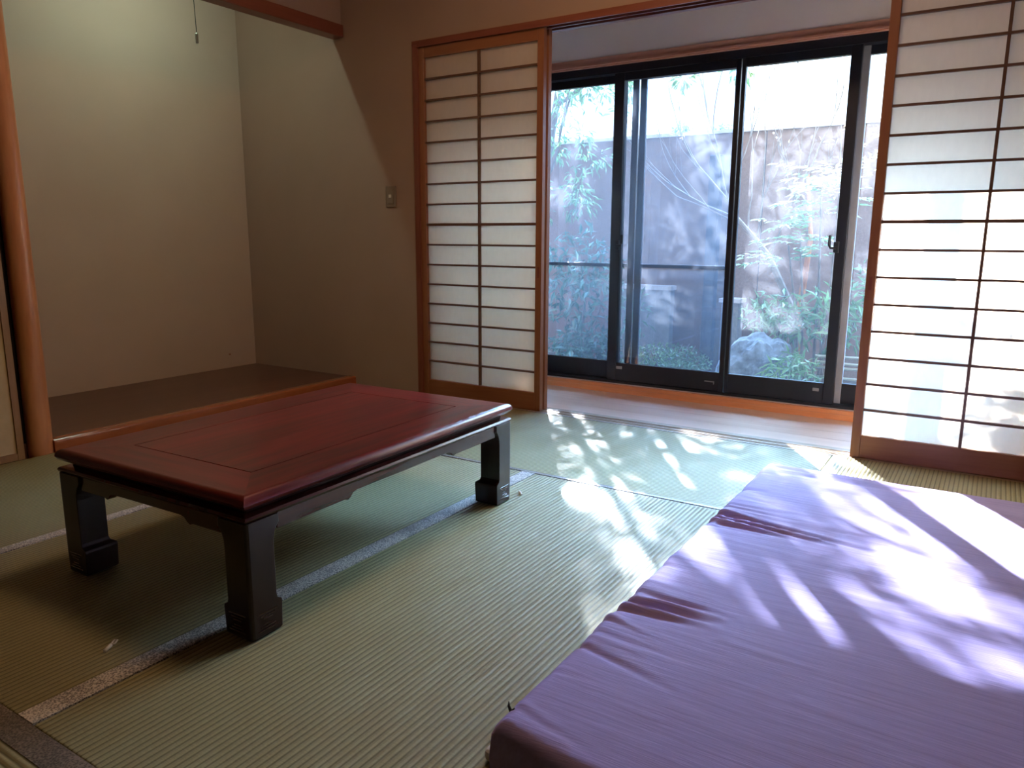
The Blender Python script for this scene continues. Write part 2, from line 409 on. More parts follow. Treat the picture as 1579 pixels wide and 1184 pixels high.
# ------------------------------------------------------------------ alcove lamp with pull cord
t = empty('alcove_lamp', (-3.93,2.80,2.62), 'tube lamp under the alcove ceiling with a hanging pull cord', 'lamp')
obj('housing', bx((-3.965,2.40,2.61), (-3.875,3.20,2.66)), 'lamp_white', t, bevel=.006)
tb = obj('tube', tube(BM(), [(-3.92,2.45,2.59),(-3.92,3.15,2.59)], .012, 12), 'tube', t, smooth=True)
obj('end_cap', bx((-3.935,2.42,2.572), (-3.905,2.45,2.612)), 'lamp_white', t); obj('end_cap', bx((-3.935,3.15,2.572), (-3.905,3.18,2.612)), 'lamp_white', t)
cd = obj('pull_cord', tube(BM(), [(-3.95,2.880,2.62),(-3.95,2.881,2.36),(-3.95,2.887,2.12)], .0024, 6), 'cord', t)
tag(obj('cord_weight', tube(BM(), [(-3.95,2.887,2.124),(-3.95,2.887,2.116),(-3.95,2.887,2.072),(-3.95,2.887,2.068)], [.004,.0085,.0085,.007], 12), 'brass', t, smooth=False), 'small metal weight on the cord end')

t = empty('added_ceiling_lamp', (-1.45,2.25,ZC), 'unseen round ceiling lamp added as warm fill above the low table', 'lamp')  # added lamp out of view, warm fill for the dim interior
obj('base', tube(BM(), [(-1.45,2.25,ZC),(-1.45,2.25,ZC-.02)], .30, 32), 'lamp_white', t)
obj('shade', tube(BM(), [(-1.45,2.25,ZC-.02),(-1.45,2.25,ZC-.05),(-1.45,2.25,ZC-.11),(-1.45,2.25,ZC-.13)], [.30,.32,.29,.20], 32), 'fill_lamp_shade', t, smooth=True)

# ------------------------------------------------------------------ tatami
def tatami(x0, x1, y0, y1, ribs, borders, label, cloth='border'):
    """ribs: axis the ribs run along; borders: which long sides show their cloth border"""
    g = .0012
    t = empty('tatami_mat', ((x0+x1)/2,(y0+y1)/2,-.06), label, 'tatami mat', 'tatami mats on the floor')
    ax0, ax1, ay0, ay1 = x0+g, x1-g, y0+g, y1-g
    obj('mat', bx((ax0,ay0,-.06), (ax1,ay1,-.0004)), 'tat_x' if ribs == 'Y' else 'tat_y', t, bevel=.003)
    for s, w in borders:
        if s == 'x0': r = (ax0,ay0,ax0+w,ay1)
        if s == 'x1': r = (ax1-w,ay0,ax1,ay1)
        if s == 'y0': r = (ax0,ay0,ax1,ay0+w)
        if s == 'y1': r = (ax0,ay1-w,ax1,ay1)
        obj('border', bx((r[0],r[1],-.004), (r[2],r[3],.0012)), cloth, t)
X1, X2, X3 = -1.596, -2.597, XT
YA, YB_, YC = .657, 2.698, 3.717
tatami(X2, -.57, YB_, YC, 'X', [('y0', .022), ('y1', .012)], 'long tatami mat along the floor track of the paper doors', 'border_dark')
tatami(X3, X2, YB_, YC, 'X', [], 'tatami mat in the corner between the alcove and the left paper door')
tatami(X1, -.57, YA, YB_, 'Y', [], 'tatami mat between the table and the purple mattress')
tatami(X2, X1, YA, YB_, 'Y', [('x1', .062)], 'tatami mat lying under the dark red table')
tatami(X3, X2, YA, YB_, 'Y', [('x1', .045)], 'tatami mat beside the alcove and the log post')
tatami(-.57, .44, 1.68, YC, 'Y', [], 'tatami mat under the purple mattress by the sunlit paper door')
tatami(X2, -.57, -.36, YA, 'X', [('y1', .058)], 'ribbed tatami mat with dark border in the near left corner of the photo', 'border_dark')
tatami(-.57, 1.3, -.36, 1.68, 'X', [], 'tatami mat beneath the near end of the mattress')
tatami(X3, X2, -.36, YA, 'X', [], 'tatami mat in front of the cream sliding door')
tatami(X3, 1.3, -2.4, -.36, 'X', [], 'tatami mat behind the viewer')
tatami(.44, 1.3, 1.68, YC, 'Y', [], 'tatami mat along the right wall')

# small scraps on the mats
t = empty('plastic_clip', (-1.757,.915,0), 'small white plastic clip lying left of the front table leg', 'clip')
b = BM(); tube(b, [(-1.741,.893,.0055),(-1.7555,.916,.0055)], .0048, 8); obj('stem', b, 'scrap', t, smooth=True)
b = BM(); tube(b, [(-1.757,.918,.005),(-1.755,.927,.005),(-1.764,.938,.006),(-1.770,.934,.006),(-1.765,.924,.005),(-1.757,.918,.005)], .0024, 6); obj('loop', b, 'scrap', t, smooth=True)
o = obj('paper_scrap', tube(BM(), [(-1.522,2.452,.005),(-1.508,2.436,.006),(-1.496,2.428,.004)], [.004,.006,.003], 6), 'scrap', origin=(-1.494,2.418,0))
tag(o, 'tiny white scrap on the mat beside the far table leg', 'scrap')

# ------------------------------------------------------------------ low table
TH = math.radians(1.6)
tb = empty('low_table', (-1.8975,1.729,.0012), 'low dark red rosewood table on the tatami in front of the alcove', 'table', rz=TH)
HW, HL = .408, .625
def ring_loft(prof, sides, capped=False):
    bm = BM(); rings = []
    for ins, z in prof:
        w, l = HW-ins, HL-ins
        rings.append([bm.verts.new((sx*w, sy*l, z)) for sx, sy in ((-1,-1),(1,-1),(1,1),(-1,1))])
    for r, q in zip(rings, rings[1:]):
        for k in sides: bm.faces.new((r[k], r[(k+1)%4], q[(k+1)%4], q[k]))
    for v in [v for v in bm.verts if not v.link_faces]: bm.verts.remove(v)
    return bm
top_prof = [(.03,.338),(.014,.343),(.003,.350),(-.003,.359),(-.002,.368),(.003,.3755),(.010,.3795),(.020,.380),(.150,.380),(.1502,.372)]
for sides, m_, nm in (((0,), 'table_x', 'end_rail'), ((2,), 'table_x', 'end_rail'), ((1,), 'table_y', 'side_rail'), ((3,), 'table_y', 'side_rail')):
    o = obj(nm, ring_loft(top_prof, sides), m_, tb, local=True, smooth=True)
    md = o.modifiers.new('edge', 'EDGE_SPLIT'); md.split_angle = math.radians(35)
def rect_block(hw, hl, z0, z1):
    return bx((-hw,-hl,z0), (hw,hl,z1))
obj('center_panel', rect_block(HW-.1538, HL-.1538, .352, .380), 'table_y', tb, local=True)
obj('core_board', rect_block(HW-.03, HL-.03, .326, .3725), 'groove_shade', tb, local=True)
o = obj('molding', ring_loft([(.05,.308),(.010,.309),(.002,.3135),(-.0005,.320),(.003,.3265),(.016,.330),(.05,.330)], (0,1,2,3)), 'table_apron', tb, local=True, smooth=True)
md = o.modifiers.new('edge', 'EDGE_SPLIT'); md.split_angle = math.radians(45)

def leg(sx, sy):
    bm = BM()
    prof = [(.0,.090,.004),(.006,.099,.001),(.074,.101,0),(.082,.100,0),(.0865,.093,0),(.090,.087,0),(.10,.0845,0),(.235,.0845,0),(.255,.086,0),(.272,.091,0),(.284,.099,0),(.290,.104,0),(.312,.104,0)]
    rings = []
    for z, s, o_ in prof:
        c = .009
        # square measured inwards from the outer corner with an eased outer arris
        pts = [(o_+c, o_), (s, o_), (s, s), (o_, s), (o_, o_+c), (o_+c*.3, o_+c*.3)]
        rings.append([bm.verts.new((sx*(HW-px), sy*(HL-py), z)) for px, py in pts])
    for r, q in zip(rings, rings[1:]):
        for k in range(6): bm.faces.new((r[k], r[(k+1)%6], q[(k+1)%6], q[k]))
    bm.faces.new(rings[0][::-1]); bm.faces.new(rings[-1])
    return bm
for sx, sy in ((-1,-1),(1,-1),(1,1),(-1,1)):
    lg = obj('leg', leg(sx, sy), 'table_dark', tb, local=True, bevel=.002, seg=2)
    cv = BM()
    for i, (ln, z) in enumerate(((.062,.066),(.046,.058),(.028,.050),(.028,.036),(.046,.028),(.062,.020))):
        yc = sy*(HL-.051)
        tube(cv, [(sx*(HW+.0002), yc-ln/2, z), (sx*(HW+.0002), yc+ln/2, z)], .0017, 8)
        xc = sx*(HW-.051)
        tube(cv, [(xc-ln/2, sy*(HL+.0002), z), (xc+ln/2, sy*(HL+.0002), z)], .0017, 8)
    obj('carved_lines', cv, 'table_gloss', lg, local=True)
def apron(length, end, zt=.312, z_end=.268, z_mid=.284):
    h = length/2
    e = h-end
    return [(-h,zt),(h,zt),(h,z_end),(e+.02,z_end),(e+.006,z_end-.004),(e-.004,z_end+.002),(e-.014,z_mid-.004),(e-.03,z_mid),
            (-e+.03,z_mid),(-e+.014,z_mid-.004),(-e+.004,z_end+.002),(-e-.006,z_end-.004),(-e-.02,z_end),(-h,z_end)]
for sx in (-1, 1):
    a, c = sorted((sx*(HW-.008), sx*(HW-.034)))
    obj('apron', prism(BM(), apron(2*HL-.206, .27), 'Y', a, c), 'table_apron', tb, local=True, bevel=.002, seg=1)
for sy in (-1, 1):
    a, c = sorted((sy*(HL-.008), sy*(HL-.034)))
    obj('apron', prism(BM(), apron(2*HW-.206, .13), 'X', a, c), 'table_apron', tb, local=True, bevel=.002, seg=1)

# ------------------------------------------------------------------ purple mattress
rnd = random.Random(4)
MX0, MX1, MY0, MY1, MH = -.705, .56, 1.045, 3.020, .122
FOLDS = []   # x0,y0, x1,y1, amplitude, width
for i in range(95):
    y = MY0 + .03 + rnd.random()*(MY1-MY0-.06)
    near = min(abs(y-1.60), abs(y-2.34))
    if rnd.random() > math.exp(-near/.16) + .22: continue
    ln = rnd.uniform(.06,.32); sl = rnd.uniform(-.22,.0)
    FOLDS.append((MX0-.02, y, MX0+ln, y+sl*ln+rnd.uniform(-.02,.02), rnd.choice((-1,1,-1))*rnd.uniform(.002,.009), rnd.uniform(.006,.013)))
for i in range(46):
    x = rnd.uniform(MX0+.05, MX1-.2); y = rnd.uniform(MY0+.05, MY1-.05); ln = rnd.uniform(.15,.5); sl = rnd.uniform(-.14,-.02)
    FOLDS.append((x, y, x+ln, y+sl*ln, rnd.choice((-1,1))*rnd.uniform(.0006,.0018), rnd.uniform(.008,.02)))
for k in range(6):
    y = 2.34 + (k-2.5)*.022
    FOLDS.append((MX0-.03, y, MX0+.30+.05*k, y-.05-.012*k, (-.018,.009,-.026,.010,-.014,.006)[k], (.012,.009,.013,.010,.010,.012)[k]))
for k in range(5):
    y = 1.62 + (k-2)*.024
    FOLDS.append((MX0-.03, y, MX0+.20+.03*(k%3), y+.012, (-.016,.009,-.024,.010,-.013)[k], (.010,.009,.013,.009,.010)[k]))
FOLDS.append((MX0+.1, 2.90, MX1, 2.93, -.004, .02)); FOLDS.append((MX0+.2, 2.955, MX0+.75, 2.935, .004, .015))
FOLDS.append((MX0+.35, 2.29, MX1-.2, 2.20, -.003, .018))
def fold_z(x, y):
    z = 0
    for x0, y0, x1, y1, a, w in FOLDS:
        if abs(y-y0) > .16 and abs(y-y1) > .16: continue
        dx, dy = x1-x0, y1-y0; l2 = dx*dx+dy*dy
        s = ((x-x0)*dx+(y-y0)*dy)/l2
        if s < -.02 or s > 1: continue
        d = abs((x-x0)*dy-(y-y0)*dx)/math.sqrt(l2)
        if d > 3*w: continue
        z += a*math.exp(-(d/w)**2)*(1-s)**.8
    return z
def mattress():
    bm = BM(); R = .028
    def path(lo, hi, step):
        """(position, drop) along one axis: up the side, round the edge, across the top, down the other side"""
        p = []
        for h in (0, .02, .04, .06, .08): p.append((lo-.004+.004*abs(h-.045)/.045, MH-h))
        for a in (0, .26, .52, .78, 1.04, 1.31): p.append((lo+R*(1-math.cos(a)), R*(1-math.sin(a))))
        n = int((hi-lo-2*R)/step)
        for i in range(n+1): p.append((lo+R+(hi-lo-2*R)*i/n, 0))
        q = [(lo+hi-x, d) for x, d in reversed(p[:11])]
        return p+q
    px, py = path(MX0, MX1, .0085), path(MY0, MY1, .0075)
    G = []
    for y, dy in py:
        row = []
        for x, dx in px:
            d = math.hypot(dx, dy) if dx < R*.99 and dy < R*.99 else max(dx, dy)
            z = max(.003, MH - d)
            yy = y - (.035*max(0, (x-MX0)/.2) if x < MX0+.2 else .035)*max(0, 1-(y-MY0)/.25)      # near edge runs slightly askew
            top = 1 if d < R else 0
            zz = z + (fold_z(x, y) if d < R*1.2 else .3*fold_z(x, y))
            zz += .004*noise.noise(Vector((x*3.1, y*2.3, 2.7)))*top
            sag = .010*math.exp(-((y-2.34)/.05)**2)*math.exp(-(x-MX0)/.55)*top
            xx = x + (.006*noise.noise(Vector((x*4, y*9, .3))) if dx > 0 else 0)
            row.append(bm.verts.new((xx, yy, max(.002, zz-sag))))
        G.append(row)
    for r, q in zip(G, G[1:]):
        for i in range(len(r)-1): bm.faces.new((r[i], r[i+1], q[i+1], q[i]))
    return bm
mt = empty('mattress', (-.07,2.03,0), 'purple sheeted mattress on the tatami beside the right paper door', 'mattress')
obj('fitted_sheet', mattress(), 'purple', mt, smooth=True)
tag(obj('pad', bx((MX0-.040,MY0+.025,.0013), (MX1-.03,MY1-.03,.030)), 'white_pad', mt, bevel=.012, seg=3), 'white padding peeking out under the sheet')
b = BM()
tube(b, [(MX0+.006,MY0+.058,.104),(MX0-.002,MY0+.060,.116),(MX0-.003,MY0+.062,.124)], [.004,.003,.0006], 6)
tube(b, [(MX0+.006,MY0+.058,.108),(MX0+.014,MY0+.056,.119)], [.0035,.001], 6)
tag(obj('sheet_tuft', b, 'cord', mt), 'dark knot at the sheet corner')

# ------------------------------------------------------------------ veranda
YV0, YV1 = YW+.125, 4.50
b = BM(); n = 4
for i in range(n):
    y0 = YV0 + (YV1-YV0)*i/n; y1 = YV0 + (YV1-YV0)*(i+1)/n
    box(b, (-3.6,y0+.0008,-.06), (.9,y1-.0008,-.001))
struct('floor_veranda', b, 'veranda', 'pale polished board floor of the narrow veranda', 'floor')
b = BM(); box(b, (-3.6,4.49,-.06), (.9,4.53,.052)); box(b, (-3.6,4.482,-.01), (.9,4.49,.030))
struct('trim_7', b, 'orangeX', 'orange wooden curb under the black window frame', 'curb')
b = BM(); box(b, (-3.6,4.498,2.045), (.9,4.56,2.098)); box(b, (-3.6,4.485,2.052), (.9,4.498,2.062))
struct('trim_8', b, 'pinkX', 'pink brown wooden rail above the black windows', 'rail')
struct('wall_veranda', bx((-3.6,4.505,2.098), (.9,4.64,2.72)), 'plaster_pale', 'pale plaster wall above the black windows', 'wall')
struct('wall_veranda_left', bx((-3.7,YV0-.03,-.16), (-3.6,4.64,2.72)), 'plaster_pale', 'end wall of the veranda past the left paper doors', 'wall')
struct('wall_veranda_right', bx((.9,YV0-.03,-.16), (1.0,4.64,2.72)), 'plaster_pale', 'end wall of the veranda past the right paper door', 'wall')
struct('ceiling_veranda', bx((-3.6,YW+.10,2.60), (.9,4.64,2.68)), 'plaster_pale', 'pale ceiling of the veranda', 'ceiling')
b = BM(); box(b, (-3.6,4.53,-.5), (-2.93,4.64,2.1)); box(b, (.06,4.53,-.5), (.9,4.64,2.1)); box(b, (-3.6,4.56,-.5), (.9,4.64,.03)); box(b, (-9,4.64,2.12), (5,4.70,7.0)); box(b, (-9,4.60,-.5), (-3.6,4.70,2.12)); box(b, (.9,4.60,-.5), (5,4.70,2.12))
struct('wall_outside', b, 'house', 'outer house wall around the veranda windows', 'wall')
struct('roof_eave', bx((-6,4.64,2.80), (3,5.35,2.92)), 'roof', 'roof eave over the veranda windows', 'eave')

# ------------------------------------------------------------------ aluminium windows
t = empty('trim_9', (-1.44,4.58,.05), 'black aluminium frame around the veranda windows', 'window frame', kind='structure')
obj('sill_rail', bx((-2.93,4.525,.030), (.06,4.66,.070)), 'black_alu', t)
tag(obj('sill_lip', bx((-2.93,4.515,.046), (.06,4.527,.056)), 'alu_line', t), 'bare metal edge of the sill')
obj('head_rail', bx((-2.93,4.525,2.00), (.06,4.66,2.046)), 'black_alu', t)
obj('jamb', bx((-2.93,4.525,.07), (-2.88,4.66,2.0)), 'black_alu', t); obj('jamb', bx((.01,4.525,.07), (.06,4.66,2.0)), 'black_alu', t)

def sash(n, x0, x1, y0, y1, wl, wr, label, glass, ml='black_alu', mr='black_alu', lock=None, plate=None):
    t = empty('window_%d' % n, ((x0+x1)/2,(y0+y1)/2,.07), label, 'window', kind='structure')
    zb, zt = .188, 1.955
    a = obj('stile', bx((x0,y0,.072), (x0+wl,y1,2.01)), ml, t, bevel=.003)
    if ml != 'black_alu': tag(a, 'stile painted grey for the light on it')  # light on the black stile is put into its grey colour
    a = obj('stile', bx((x1-wr,y0,.072), (x1,y1,2.01)), mr, t, bevel=.003)
    if mr != 'black_alu': tag(a, 'stile painted grey for the light on it')  # same here: grey colour stands for light on the stile
    obj('bottom_rail', bx((x0+wl,y0+.002,.072), (x1-wr,y1-.002,zb)), 'black_alu', t, bevel=.002, seg=1)
    obj('top_rail', bx((x0+wl,y0+.002,zt), (x1-wr,y1-.002,2.01)), 'black_alu', t, bevel=.002, seg=1)
    ym = (y0+y1)/2
    obj('glass', bx((x0+wl-.005,ym-.0004,zb-.005), (x1-wr+.005,ym+.0004,zt+.005)), glass, t)
    if lock:
        lx, side = lock
        k = obj('crescent_lock', bx((lx-.016,y0-.018,.925), (lx+.012,y0,.985)), 'black_alu', t, bevel=.003)
        lv = BM(); tube(lv, [(lx,y0-.018,.950),(lx+side*.030,y0-.026,.952),(lx+side*.036,y0-.028,.965),(lx+side*.036,y0-.028,1.020)], [.009,.008,.008,.0075], 8)
        obj('lever', lv, 'black_alu', k)
    if plate:
        obj('finger_plate', plate, 'grey_lit_alu', t)
    return t
ya0, ya1, yb0, yb1 = 4.540, 4.575, 4.590, 4.625
sash(1, -2.88, -2.085, yb0, yb1, .05, .055, 'black framed window pane nearest the left paper doors', 'glass', mr='grey_lit_alu')
sash(2, -2.140, -1.356, ya0, ya1, .066, .028, 'clear window pane left of the thin middle stile with a lock at its left', 'glass', lock=(-2.085, 1))
sash(3, -1.350, -.722, ya0, ya1, .022, .056, 'misted window pane right of the thin middle stile with a lock at its right', 'glass_wet', lock=(-.768, -1))
sash(4, -.745, .01, yb0, yb1, .055, .05, 'window pane partly hidden by the sunlit right paper door', 'glass_wet', ml='grey_lit_alu')
def pull(x):
    b = BM(); box(b, (x-.030,4.533,.128), (x+.030,4.541,.134)); box(b, (x+.026,4.534,.116), (x+.030,4.541,.128)); return b
t = bpy.data.objects['window_2']
tag(obj('finger_grip', pull(-1.44), 'grey_lit_alu', t), 'small grey grip')
tag(obj('roller_cover', bx((-2.07,4.538,.150), (-2.03,4.541,.168)), 'grey_lit_alu', t), 'small grey cover')
t = bpy.data.objects['window_3']
tag(obj('roller_cover', bx((-.835,4.538,.140), (-.800,4.541,.158)), 'grey_lit_alu', t), 'small grey cover')

def screen(x0, x1, label):
    t = empty('insect_screen', ((x0+x1)/2,4.70,.06), label, 'insect screen', 'insect screens outside the left window panes')
    y0, y1 = 4.690, 4.712
    for a in (x0, x1-.042): obj('stile', bx((a,y0,.06), (a+.042,y1,2.03)), 'black_alu', t, bevel=.003)
    obj('rail', bx((x0+.042,y0,.06), (x1-.042,y1,.15)), 'black_alu', t); obj('rail', bx((x0+.042,y0,1.98), (x1-.042,y1,2.03)), 'black_alu', t)
    tag(obj('middle_rail', bx((x0+.042,y0,.810), (x1-.042,y1,.832)), 'black_alu', t), 'thin horizontal middle rail')
    obj('mesh', bx((x0+.03,4.7005,.10), (x1-.03,4.7013,2.0)), 'screen', t)
screen(-2.86, -2.040, 'insect screen outside the window pane nearest the left paper doors')
screen(-2.030, -1.372, 'insect screen outside the clear pane left of the thin middle stile')

# ------------------------------------------------------------------ garden
GZ = -.20
b = BM(); box(b, (-11,4.66,GZ-.4), (6,7.05,GZ)); 
struct('ground_garden', b, 'soil', 'bare brown garden soil between the house and the wall', 'ground')
struct('ground_beyond', bx((-30,7.12,GZ-.4), (20,40,GZ-.05)), 'soil', 'ground beyond the garden wall', 'ground')
t = empty('wall_garden', (-2.5,7.05,GZ), 'brown stucco garden wall seen through the windows', 'garden wall', kind='structure')
b = BM()
for i in range(10):
    x0 = -9.03 + i*1.2; box(b, (x0+.004,7.0,GZ-.3), (x0+1.196,7.12,1.93))
obj('panels', b, 'g_wall', t)
obj('joint_backing', bx((-9,7.01,GZ-.3), (3,7.10,1.92)), 'g_post', t)
obj('cap', bx((-9.05,6.98,1.925), (3,7.14,1.955)), 'g_cap', t)
o = obj('fence_post', bx((-2.285,6.86,GZ-.1), (-2.18,6.96,1.73)), 'g_post', bevel=.008, origin=(-2.23,6.91,GZ)); tag(o, 'dark upright post in front of the garden wall', 'post')
t = empty('block_wall', (-2.55,6.85,GZ), 'low grey concrete block wall left of the dark post', 'block wall')
obj('blocks', bx((-3.15,6.80,GZ-.1), (-2.57,6.90,.52)), 'g_block', t); obj('coping', bx((-3.17,6.78,.52), (-2.56,6.92,.56)), 'g_cap', t)
t = empty('gate_pier', (-1.98,6.80,GZ), 'short grey concrete pier with a flat cap right of the dark post', 'pier')
obj('shaft', bx((-2.06,6.72,GZ-.1), (-1.91,6.88,.44)), 'g_block', t); obj('cap', bx((-2.08,6.70,.44), (-1.89,6.90,.475)), 'g_cap', t)

def leafpair(bm, p, d, ln, w, up, r):
    """one pointed leaf: base p, direction d, folded along its rib"""
    d = d.normalized(); s = d.cross(up)
    if s.length < 1e-3: s = Vector((1,0,0))
    s.normalize(); n = s.cross(d).normalized()
    b0 = bm.verts.new(p); t0 = bm.verts.new(p + d*ln - n*ln*.12)
    m = p + d*ln*.45
    l = bm.verts.new(m + s*w*.5 + n*w*.18); q = bm.verts.new(m - s*w*.5 + n*w*.18)
    bm.faces.new((b0, l, t0)); bm.faces.new((b0, t0, q))

def rvec(r):
    while True:
        v = Vector((r.uniform(-1,1), r.uniform(-1,1), r.uniform(-1,1)))
        if .05 < v.length < 1: return v.normalized()

def clump(bm, r, c, rad, n, ln, wr=.3, droop=.3, flat=1):
    for i in range(n):
        v = rvec(r); v.z *= flat
        p = Vector(c) + v*rad*(r.random()**.45)
        d = v + Vector((0,0,-droop)) + rvec(r)*.5
        l = ln*r.uniform(.6,1.2)
        leafpair(bm, p, d, l, l*wr, (Vector((0,0,1)) + rvec(r)*.7).normalized(), r)

def branchy(bm, r, p, d, ln, rad, depth, tips, spread=.55, up=.12):
    p = Vector(p); d = Vector(d).normalized(); pts = [p.copy()]
    n = 4
    for i in range(n):
        d = (d + rvec(r)*.14 + Vector((0,0,up*.3))).normalized()
        p = p + d*ln/n; pts.append(p.copy())
    tube(bm, pts, [rad*(1-.45*i/n) for i in range(n+1)], 5 if rad > .006 else 4)
    if depth <= 0: tips.append((p, d)); return
    k = r.choice((2,3))
    for i in range(k):
        q = pts[r.choice((2,3,4))] if i else pts[-1]
        nd = (d + rvec(r)*spread + Vector((0,0,up))).normalized()
        branchy(bm, r, q, nd, ln*r.uniform(.6,.85), rad*.58, depth-1, tips, spread, up)

def leaf_spray(bm, r, p, d, ln, n, leaf, wr=.26):
    """compound spray: leaves in pairs along a drooping stalk"""
    p = Vector(p); d = Vector(d).normalized()
    for i in range(n):
        d = (d + Vector((0,0,-.07)) + rvec(r)*.05).normalized()
        p = p + d*ln/n
        s = d.cross(Vector((0,0,1))); s = s.normalized() if s.length > .05 else Vector((1,0,0))
        for k in (1,-1):
            leafpair(bm, p, (d*.7 + s*k*.9 + rvec(r)*.25), leaf*r.uniform(.7,1.15), leaf*wr, Vector((0,0,1)), r)
    leafpair(bm, p, d, leaf, leaf*wr, Vector((0,0,1)), r)

# --- leafy tree left of the windows, its crown reaching over the garden
def canopy_tree():
    r = random.Random(11)
    t = empty('leafy_tree', (-3.75,6.45,GZ), 'leafy evergreen tree by the garden wall at the left window pane', 'tree')
    tr = BM(); tips = []
    tube(tr, [(-3.75,6.45,GZ-.05),(-3.72,6.45,.6),(-3.78,6.47,1.4),(-3.66,6.5,2.2),(-3.55,6.52,2.9)], [.05,.045,.04,.034,.024], 9)
    for p, d, l in (((-3.75,6.46,1.5),(.6,-.3,.7),.8), ((-3.7,6.48,1.9),(-.6,-.2,.7),.7), ((-3.66,6.5,2.2),(.9,.1,.6),1.0), ((-3.6,6.5,2.6),(1,-.1,.35),1.2), ((-3.55,6.5,2.9),(.4,.2,.8),.7), ((-3.55,6.5,2.9),(-.7,0,.6),.7)):
        branchy(tr, r, p, d, l, .02, 2, tips, .6, .05)
    obj('trunk', tr, 'bark', t)
    lf = BM()
    for p, d in tips:
        clump(lf, r, p, r.uniform(.10,.20), r.randint(22,40), .085, .3, .5)
    for i in range(74):
        x = r.uniform(-4.1,-2.98); y = r.uniform(6.05,6.65); z = r.uniform(1.2,2.75)
        if z < 1.9 and x > -3.2: continue
        clump(lf, r, (x,y,z), r.uniform(.07,.18), r.randint(10,26), .085, .3, .6)
    obj('foliage', lf, 'leaf', t)
canopy_tree()

def crown_tree():
    r = random.Random(17)
    t = empty('tall_tree', (-5.6,9.3,GZ), 'tall tree beyond the garden wall whose crown dapples the sunlight', 'tree')
    tr = BM(); tips = []
    tube(tr, [(-5.6,9.3,GZ-.1),(-5.55,9.3,1.2),(-5.45,9.25,2.6),(-5.2,9.2,3.6),(-4.9,9.15,4.4),(-4.6,9.1,5.1)], [.13,.12,.10,.075,.05,.03], 10)
    for p, d, l in (((-5.35,9.2,3.1),(1,-.2,.35),1.3), ((-5.2,9.2,3.6),(1,.2,.3),1.5), ((-5.2,9.2,3.6),(-.3,-.9,.5),.8), ((-4.9,9.15,4.4),(1,-.3,.25),1.4), ((-4.9,9.15,4.4),(-.8,.2,.6),.8), ((-4.6,9.1,5.1),(.9,.2,.4),1.2), ((-5.0,9.2,4.0),(.8,-.7,.3),1.2)):
        branchy(tr, r, p, d, l, .035, 2, tips, .6, .05)
    obj('trunk', tr, 'bark', t)
    lf = BM()
    for i in range(CROWN_N):
        # leaf clumps filling the crown, a sloping mass about three metres deep
        x0, y0, y = r.uniform(-2.1,.5), r.uniform(1.1,3.95), r.uniform(7.5,10.4)
        c = Vector((x0 - (y-y0)*.63, y, (y-y0)*.615 + .05))
        if x0 - .63*(4.56-y0) > -1.35 and r.random() < .5: continue
        clump(lf, r, c, r.uniform(.07,.19), r.randint(26,64), .12, .38, .3)
    obj('foliage', lf, 'leaf', t)
CROWN_N = 112
crown_tree()

def bush(name, label, cat, c, rad, n, leaf, m, seed, stems=5, wr=.3, flat=.7, group=None, droop=.4):
    r = random.Random(seed)
    t = empty(name, (c[0],c[1],GZ), label, cat, group)
    st = BM()
    for i in range(stems):
        a = r.uniform(0,6.28); k = r.uniform(.2,.8)*rad
        tube(st, [(c[0]+.02*math.cos(a),c[1]+.02*math.sin(a),GZ-.02),(c[0]+k*.5*math.cos(a),c[1]+k*.4*math.sin(a),(GZ+c[2])/2),(c[0]+k*math.cos(a),c[1]+k*.7*math.sin(a),c[2]+rad*.4)], [.010,.008,.004], 5)
    obj('stems', st, 'bark', t)
    lf = BM()
    for i in range(n):
        v = rvec(r); v.z *= flat
        p = Vector(c) + v*rad*(r.random()**.4)
        d = v*.35 + Vector((0,0,-droop+.25)) + rvec(r)
        l = leaf*r.uniform(.6,1.25); leafpair(lf, p, d, l, l*wr, (Vector((0,0,1))+rvec(r)*.6).normalized(), r)
    obj('foliage', lf, m, t)
    return t
bush('shrub', 'leafy green shrub low behind the leftmost window pane', 'shrub', (-3.22,6.3,.0), .34, 420, .12, 'leaf_dark', 21, flat=.55)
bush('shrub', 'tall loose green shrub above the low one behind the leftmost pane', 'shrub', (-3.30,6.35,.62), .42, 560, .11, 'leaf_dark', 22, flat=1.15)
bush('shrub', 'thin sprig of leaves in front of the concrete block wall', 'shrub', (-2.72,6.2,.34), .20, 85, .09, 'leaf_dark', 23, stems=3, flat=1.5)
bush('clipped_hedge', 'low dense clipped hedge at the foot of the concrete block wall', 'hedge', (-2.42,6.35,-.10), .42, 2600, .035, 'leaf', 24, stems=6, flat=.42, wr=.5)
bush('shrub', 'green shrub at the top right of the grey boulder', 'shrub', (-1.42,6.05,.42), .26, 240, .10, 'leaf', 25, flat=.7)
bush('shrub', 'small fern-like shrub in front of the grey boulder', 'shrub', (-1.18,5.62,.06), .17, 230, .10, 'leaf', 26, flat=.8, wr=.2)
bush('shrub', 'broad leaved shrub at the right edge of the misted pane', 'shrub', (-1.00,6.0,.42), .26, 230, .13, 'leaf', 27, flat=1.1, wr=.24)
bush('shrub', 'shrub behind the bamboo poles at the right pane', 'shrub', (-.62,6.2,.60), .30, 330, .09, 'leaf', 28, flat=1.3)
bush('round_tree', 'small round treetop beyond the wall, left of the thin middle stile', 'tree', (-3.35,9.0,2.22), .13, 260, .07, 'leaf_dark', 29, flat=.9)
bush('round_tree', 'small round treetop beyond the wall, just left of the middle stile', 'tree', (-2.86,9.0,2.15), .17, 330, .07, 'leaf_dark', 30, flat=.9)

